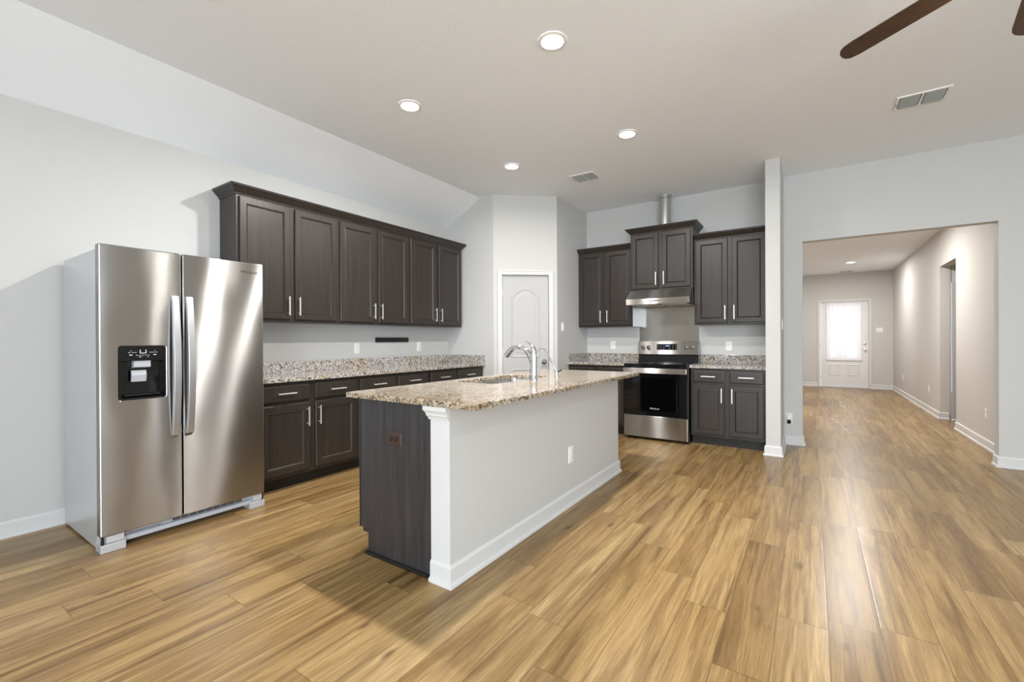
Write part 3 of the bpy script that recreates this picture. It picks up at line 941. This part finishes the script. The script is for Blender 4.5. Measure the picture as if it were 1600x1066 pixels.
MB().prism([(L(IX0), 0.140), (L(IX0)+0.070, 0.140), (L(IX0)+0.070, 0.0), (L(IXP), 0.0), (L(IXP), 0.8835), (L(IX0), 0.8835)], 'y', K(IY0)+0.004, K(IY0)+0.023).build('end_panel', M['esppanel'], isl)
MB().box(L(IX0)-0.002, L(IX0)+0.004, K(IY0)+0.0, K(IY0)+0.022, 0.14, 0.8835).build('panel_edge', M['esppanel'], isl)
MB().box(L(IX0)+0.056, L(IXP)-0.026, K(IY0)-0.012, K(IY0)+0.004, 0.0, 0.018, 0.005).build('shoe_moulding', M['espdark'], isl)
k_ = 0
for q in range(3):
    yq0 = IY0+0.05+q*0.74
    for s_ in range(2):
        a0 = yq0+s_*0.365
        d_ = MB()
        # doors on the working side, facing the left worktop
        pv = MB().panel(-(a0+0.34-oy), -(a0-oy), 0.135, 0.855, 0, 0.02, DRINGS)
        d_.v = [(L(IX0)-0.0205+v[1], -v[0], v[2]) for v in pv.v]
        d_.f, d_.sm = pv.f, pv.sm
        dd = d_.build('door', M['esp'], isl)
        hy = K(a0)+(0.31 if s_ == 0 else 0.03)
        MB().box(L(IX0)-0.056, L(IX0)-0.046, hy-0.0055, hy+0.0055, 0.66, 0.82, 0.002).box(L(IX0)-0.048, L(IX0)-0.018, hy-0.004, hy+0.004, 0.68, 0.688).box(L(IX0)-0.048, L(IX0)-0.018, hy-0.004, hy+0.004, 0.792, 0.80).build('handle', M['nickel'], dd)
MB().box(L(IXP)+0.0005, L(IX1), K(IY0), K(IY1), 0.0, 0.8835, 0.002).build('half_wall', M['wall'], isl)
MB().sweep([(L(IXP)+0.0, K(IY0)), (L(IX1), K(IY0)), (L(IX1), K(IY1)), (L(IXP), K(IY1))], [(o_, z_*1.05) for o_, z_ in BBP]).build('baseboard', M['trim'], isl)
# white corner board and its moulded cap on the end of the half wall
MB().box(L(IXP)+0.0, L(IX1)+0.001, K(IY0)-0.004, K(IY0)+0.002, 0.09, 0.8835, 0.001).build('corner_board', M['trim'], isl)
CAP = [(-0.002, 0.815), (0.007, 0.815), (0.009, 0.826), (0.016, 0.836), (0.017, 0.846), (0.024, 0.858), (0.028, 0.862), (0.028, 0.8835), (-0.002, 0.8835)]
MB().sweep([(L(IXP), K(IY0)+0.003), (L(IXP), K(IY0)-0.004), (L(IX1)+0.001, K(IY0)-0.004)], CAP).build('cap_moulding', M['trim'], isl)

# island worktop with its sink cut-out
WX0, WX1, WY0, WY1 = -2.252, -1.290, 1.608, 3.975
SX0, SX1, SY0, SY1 = -2.152, -1.785, 2.430, 3.200
wt = thing('worktop', 'large speckled granite worktop on the island with a sink cut-out', 'worktop', (0, 0, 0))
def rz(x0, x1, y0, y1, r, z): return [(px, py, z) for px, py in rrect(x0, x1, y0, y1, r, 8)]
b = MB()
e = 0.006
b.loops([rz(WX0, WX1, WY0, WY1, 0.009, 0.886), rz(WX0, WX1, WY0, WY1, 0.009, 0.914-e), rz(WX0+0.002, WX1-0.002, WY0+0.002, WY1-0.002, 0.009, 0.912), rz(WX0+e, WX1-e, WY0+e, WY1-e, 0.009, 0.914),
         rz(SX0-0.004, SX1+0.004, SY0-0.004, SY1+0.004, 0.064, 0.914), rz(SX0, SX1, SY0, SY1, 0.06, 0.910), rz(SX0, SX1, SY0, SY1, 0.06, 0.8845), rz(WX0+0.003, WX1-0.003, WY0+0.003, WY1-0.003, 0.009, 0.8845)], False, False)
b.loops([rz(WX0+0.003, WX1-0.003, WY0+0.003, WY1-0.003, 0.009, 0.8845), rz(WX0, WX1, WY0, WY1, 0.009, 0.886)], False, False)
b.build('slab', M['granitewarmlit'], wt)
sk = thing('sink', 'stainless undermount sink set into the island worktop', 'sink', ((SX0+SX1)/2, (SY0+SY1)/2, 0.66))
sx, sy = (SX1-SX0)/2, (SY1-SY0)/2
b = MB()
b.loops([[(px, py, z-0.66) for px, py in rrect(-sx-o_, sx+o_, -sy-o_, sy+o_, max(0.02, 0.06+o_), 8)] for o_, z in
         ((0.0035, 0.8843), (0.0, 0.8843), (-0.003, 0.87), (-0.006, 0.71), (-0.03, 0.685), (-0.08, 0.680))], False, True, True)
b.build('basin', M['sink'], sk)
MB().lathe(0.02, 0, [(0.045, 0.0205), (0.043, 0.023), (0.03, 0.0215), (0.006, 0.021)], 24).build('drain', M['chrome'], sk)

# main tap: fat column, arched spout toward the basin, lever on top
fx_, fy_ = -1.690, 2.795
fc = thing('faucet', 'tall chrome kitchen faucet with arched spout and top lever', 'faucet', (fx_, fy_, 0.914))
MB().lathe(0, 0, [(0.031, 0.0), (0.031, 0.006), (0.0275, 0.010), (0.026, 0.06), (0.0255, 0.14), (0.026, 0.19), (0.024, 0.214), (0.016, 0.228), (0.006, 0.232)], 28).build('body', M['chrome'], fc)
pts, rd = [], []
for k in range(17):
    t = k/16
    p0, p1, p2, p3 = Vector((-0.008, 0, 0.125)), Vector((-0.055, 0, 0.265)), Vector((-0.165, 0, 0.285)), Vector((-0.240, 0, 0.176))
    p = p0*(1-t)**3+p1*3*t*(1-t)**2+p2*3*t*t*(1-t)+p3*t**3
    pts.append(p)
    rd.append(0.019-0.004*math.sin(PI*t)+(0.002 if t > 0.7 else 0))
sp_ = MB().tube(pts, rd, 16).build('spout', M['chrome'], fc)
MB().tube([pts[-1]+Vector((0.0012, 0, 0.0022)), pts[-1]+Vector((-0.003, 0, -0.006))], 0.0135, 16).build('aerator', M['black'], sp_)
MB().tube([(0.004, 0, 0.215), (-0.004, 0, 0.240), (-0.022, 0, 0.262), (-0.048, 0, 0.277), (-0.072, 0, 0.286)], [0.018, 0.015, 0.009, 0.007, 0.004], 12).build('lever', M['chrome'], fc)

tx_, ty_ = -1.690, 3.150
ff = thing('filter_tap', 'thin chrome gooseneck drinking water tap beside the main faucet', 'faucet', (tx_, ty_, 0.914))
MB().lathe(0, 0, [(0.022, 0), (0.022, 0.004), (0.012, 0.008), (0.011, 0.05), (0.008, 0.058)], 20).build('body', M['chrome'], ff)
ctl = [Vector(v) for v in ((0.0, 0, 0.045), (-0.022, -0.004, 0.085), (-0.062, -0.010, 0.155), (-0.092, -0.015, 0.205), (-0.112, -0.018, 0.226), (-0.134, -0.021, 0.226), (-0.150, -0.024, 0.210))]
pts = []
for k in range(len(ctl)-1):
    p0, p1, p2, p3 = ctl[max(k-1, 0)], ctl[k], ctl[k+1], ctl[min(k+2, len(ctl)-1)]
    for q in range(5):
        t = q/5
        pts.append(0.5*((2*p1)+(p2-p0)*t+(2*p0-5*p1+4*p2-p3)*t*t+(3*p1-p0-3*p2+p3)*t**3))
pts.append(ctl[-1])
MB().tube(pts, 0.0055, 10).build('spout', M['chrome'], ff)
MB().tube([(0.006, 0.0, 0.04), (0.022, 0.004, 0.050), (0.040, 0.006, 0.058)], [0.006, 0.005, 0.005], 10).build('lever', M['black'], ff)

# ------------------------------------------------------------------ wall plates (local: face toward -y)
def outlet(label, loc, rotz, mat='white', horiz=False, name='power_outlet', kind='duplex', cat='outlet', wd=None, group=None):
    o = thing(name, label, cat, loc, rotz, group)
    W_, H_ = (0.118, 0.072) if horiz else (0.072, 0.118)
    if wd: W_ = wd
    MB().panel(-W_/2, W_/2, -H_/2, H_/2, -0.006, 0.006, [(0, 0.004), (0.003, 0.001), (0.006, 0.0)]).build('faceplate', M[mat], o)
    if kind == 'duplex':
        for s_ in (-1, 1):
            c0, c1 = (s_*0.02, 0) if horiz else (0, s_*0.02)
            b = MB().lathe(c0, c1, [(0.0165, -0.0055), (0.0165, -0.0085), (0.015, -0.009)], 20, 'y')
            so = b.build('socket', M['brown2' if mat == 'brown' else 'white'], o)
            b = MB()
            for q in (-0.006, 0.006):
                if horiz: b.box(c0-0.004, c0+0.004, -0.0094, -0.0088, q-0.0012, q+0.0012)
                else: b.box(q-0.0012, q+0.0012, -0.0094, -0.0088, c1-0.002, c1+0.006)
            b.build('slots', M['slotshade'], so)
    elif kind == 'decora':
        MB().box(-0.017, 0.017, -0.009, -0.005, -0.034, 0.034, 0.002).build('socket', M['white'], o)
    else:
        n = max(1, round(W_/0.046)-0 if wd else 1)
        for k in range(n):
            q = (k-(n-1)/2)*0.046
            MB().box(q-0.016, q+0.016, -0.010, -0.005, -0.033, 0.033, 0.003).build('rocker', M['white'], o)
    return o
outlet('white wall outlet over left worktop, nearer the fridge', (XW, 3.116, 1.128), R(90))
outlet('white wall outlet over left worktop, nearer the pantry wall', (XW, 4.05, 1.132), R(90))
outlet('white wall outlet left of the stove above the worktop', (-2.337, YB, 1.132), 0)
outlet('white wall outlet right of the stove above the worktop', (-0.845, YB, 1.122), 0)
outlet('brown sideways outlet on the dark island end panel', (-1.881, IY0+0.004, 0.680), 0, 'brown', True)
outlet('white outlet low on the pale island half wall', (IX1, 2.958, 0.366), R(90))
outlet('white light switch on the pantry side wall', (XP2, 5.273, 1.381), R(90), name='light_switch', kind='switch', cat='switch')
outlet('white light switch on the side of the narrow wall end', (XC2, 5.60, 1.366), R(90), name='light_switch', kind='switch', cat='switch')
outlet('wide white switch plate right of the front door', (1.345, YHF, 1.40), 0, name='light_switch', kind='switch', cat='switch', wd=0.135)
outlet('white hall outlet near the hall opening', (XHR, 6.96, 0.370), R(-90))
outlet('white hall outlet just past the side opening', (XHR, 9.82, 0.380), R(-90))
outlet('white hall outlet closest to the front door', (XHR, 12.32, 0.385), R(-90))
outlet('white outlet behind the plugged-in freshener', (-0.218, YO, 0.300), 0)
pf = thing('air_freshener', 'small white and black plug-in freshener low beside the hall opening', 'air freshener', (-0.214, YO-0.0094, 0.30))
MB().box(-0.020, 0.020, -0.042, 0.0, -0.012, 0.045, 0.010).build('housing', M['white'], pf)
MB().lathe(0, -0.022, [(0.008, -0.011), (0.019, -0.016), (0.020, -0.048), (0.016, -0.055)], 20).build('refill_bottle', M['blackglass'], pf)
rl = thing('wall_rail', 'short dark rail mounted on the wall under the middle left cabinets', 'rail', (XW, 3.61, 1.22), R(90))
MB().box(-0.248, 0.248, -0.018, -0.0005, -0.028, 0.028, 0.002).build('board', M['brown2'], rl)
MB().box(-0.235, 0.235, -0.022, -0.0175, -0.010, 0.012, 0.001).build('magnet_strip', M['black'], rl)

# ------------------------------------------------------------------ ceiling: downlights, vents, fan
def downlight(label, x, y, z, power, group, spread=172):
    o = thing('ceiling_downlight', label, 'ceiling light', (x, y, z), 0, group)
    MB().lathe(0, 0, [(0.090, -0.0003), (0.089, -0.005), (0.070, -0.010), (0.069, -0.0045)], 40, caps=False).build('trim_ring', M['white'], o)
    MB().lathe(0, 0, [(0.0695, -0.0065), (0.001, -0.0075)], 40, caps=True).build('diffuser', M['lamp'], o)
    area('downlight_lamp', (x, y, z-0.012), (0, 0, 0), 0.10, 0, power, WARM, 'DISK', spread)
    return o
g = 'recessed downlights over the kitchen'
downlight('lit recessed downlight nearest the viewer, above the island front', -1.33, 2.442, H, P_DOWN, g)
downlight('lit recessed downlight nearest the sloped ceiling strip', -2.628, 2.477, H, P_DOWN, g)
downlight('lit recessed downlight over the floor before the stove', -1.375, 3.922, H, 16.0, g)
downlight('lit recessed downlight nearest the pantry corner', -2.649, 3.948, H, 3.0, g)
g = 'recessed downlights in the hall'
downlight('lit recessed hall downlight before the front door', 0.69, 11.75, HH, 0.72*P_HALL, g, 178)
downlight('unseen hall downlight added for fill just past the opening, hidden by its header', 0.45, 8.2, HH, 1.1*P_HALL, g, 178)  # second hall lamp, out of sight, put in to brighten the hall

def vent(label, x0, x1, y0, y1, z, group, flat=False):
    o = thing('ceiling_vent', label, 'vent', ((x0+x1)/2, (y0+y1)/2, z), 0, group)
    a, c = (x1-x0)/2, (y1-y0)/2
    b = MB()
    f = 0.022
    for q in ((-a, a, -c, -c+f), (-a, a, c-f, c), (-a, -a+f, -c+f, c-f), (a-f, a, -c+f, c-f), (-0.008, 0.008, -c+f, c-f)):
        b.box(q[0], q[1], q[2], q[3], -0.009, -0.0003, 0.002)
    b.build('frame', M['white'], o)
    MB().box(-a+0.01, a-0.01, -c+0.01, c-0.01, -0.002, -0.0004).build('duct_opening', M['slotshade'], o)
    for s_ in (-1, 1):
        b = MB()
        p0, p1 = (-a+f+0.006, -0.014) if s_ < 0 else (0.014, a-f-0.006)
        n = 7
        yl_, yh_ = -c+f+0.012, c-f-0.004
        for k in range(n):
            y_ = yl_+(yh_-yl_)*k/n
            st = (yh_-yl_)/n
            b.prism([(y_, -0.0035), (y_+st*1.02, -0.0125), (y_+st*1.08, -0.0115), (y_+st*0.06, -0.0025)], 'x', p0, p1)
        b.build('louver_bank', M['louver'], o)
    MB().box(-a+0.006, -a+0.016, -0.02, 0.02, -0.016, -0.008, 0.001).build('damper_lever', M['greyplastic'], o)
    return o
g = 'ceiling air vents'
vent('white two-bank ceiling vent below the dark fan blade', 0.552, 0.868, 4.515, 4.757, H, g)
vent('small white ceiling vent above the stove-side cabinets', -2.282, -1.990, 4.565, 4.805, H, g)
vent('thin white ceiling vent in the hall near the front door', 0.56, 0.83, 13.18, 13.42, HH, g)

HXF, HYFN, FZ = 0.765, 2.435, 2.70
fan = thing('ceiling_fan', 'dark brown ceiling fan, its blade tips entering at the upper right', 'ceiling fan', (HXF, HYFN, FZ))
MB().lathe(0, 0, [(0.075, H-FZ-0.0004), (0.072, H-FZ-0.03), (0.03, H-FZ-0.07), (0.016, H-FZ-0.075)], 32).build('canopy', M['brown'], fan)
MB().tube([(0, 0, H-FZ-0.07), (0, 0, 0.07)], 0.013, 16).build('downrod', M['brown'], fan)
MB().lathe(0, 0, [(0.03, 0.09), (0.11, 0.075), (0.13, 0.04), (0.13, -0.015), (0.10, -0.045), (0.07, -0.055), (0.05, -0.058)], 40).build('motor_housing', M['brown'], fan)
MB().lathe(0, 0, [(0.085, -0.058), (0.10, -0.075), (0.095, -0.10), (0.06, -0.125), (0.01, -0.135)], 40).build('fill_light_bowl', M['bowl'], fan)  # unseen bowl, its glow added to lift walls and ceiling
RB, PT = 0.80, R(12)
def blade(ang):
    out = [(0.20, -0.045), (0.24, -0.050), (0.45, -0.052), (RB-0.06, -0.052), (RB-0.02, -0.046), (RB-0.004, -0.030), (RB, -0.01), (RB-0.006, 0.015), (RB-0.022, 0.036), (RB-0.05, 0.048), (RB-0.09, 0.052), (0.45, 0.052), (0.24, 0.050), (0.20, 0.045)]
    def tf(x, y, z):
        y2, z2 = y*math.cos(PT)-z*math.sin(PT), y*math.sin(PT)+z*math.cos(PT)
        return (x*math.cos(ang)-y2*math.sin(ang), x*math.sin(ang)+y2*math.cos(ang), z2)
    bl = MB().loops([[tf(x, y, 0.003) for x, y in out], [tf(x, y, -0.003) for x, y in out]]).build('blade', M['fan'], fan)
    ir = MB()
    io = [(0.11, -0.018), (0.20, -0.022), (0.27, -0.035), (0.29, 0.0), (0.27, 0.035), (0.20, 0.022), (0.11, 0.018)]
    ir.loops([[tf(x, y, -0.0032) for x, y in io], [tf(x, y, -0.009) for x, y in io]])
    ir.build('blade_iron', M['brown'], bl)
for k in range(6):
    blade(R(142.3-60*k))
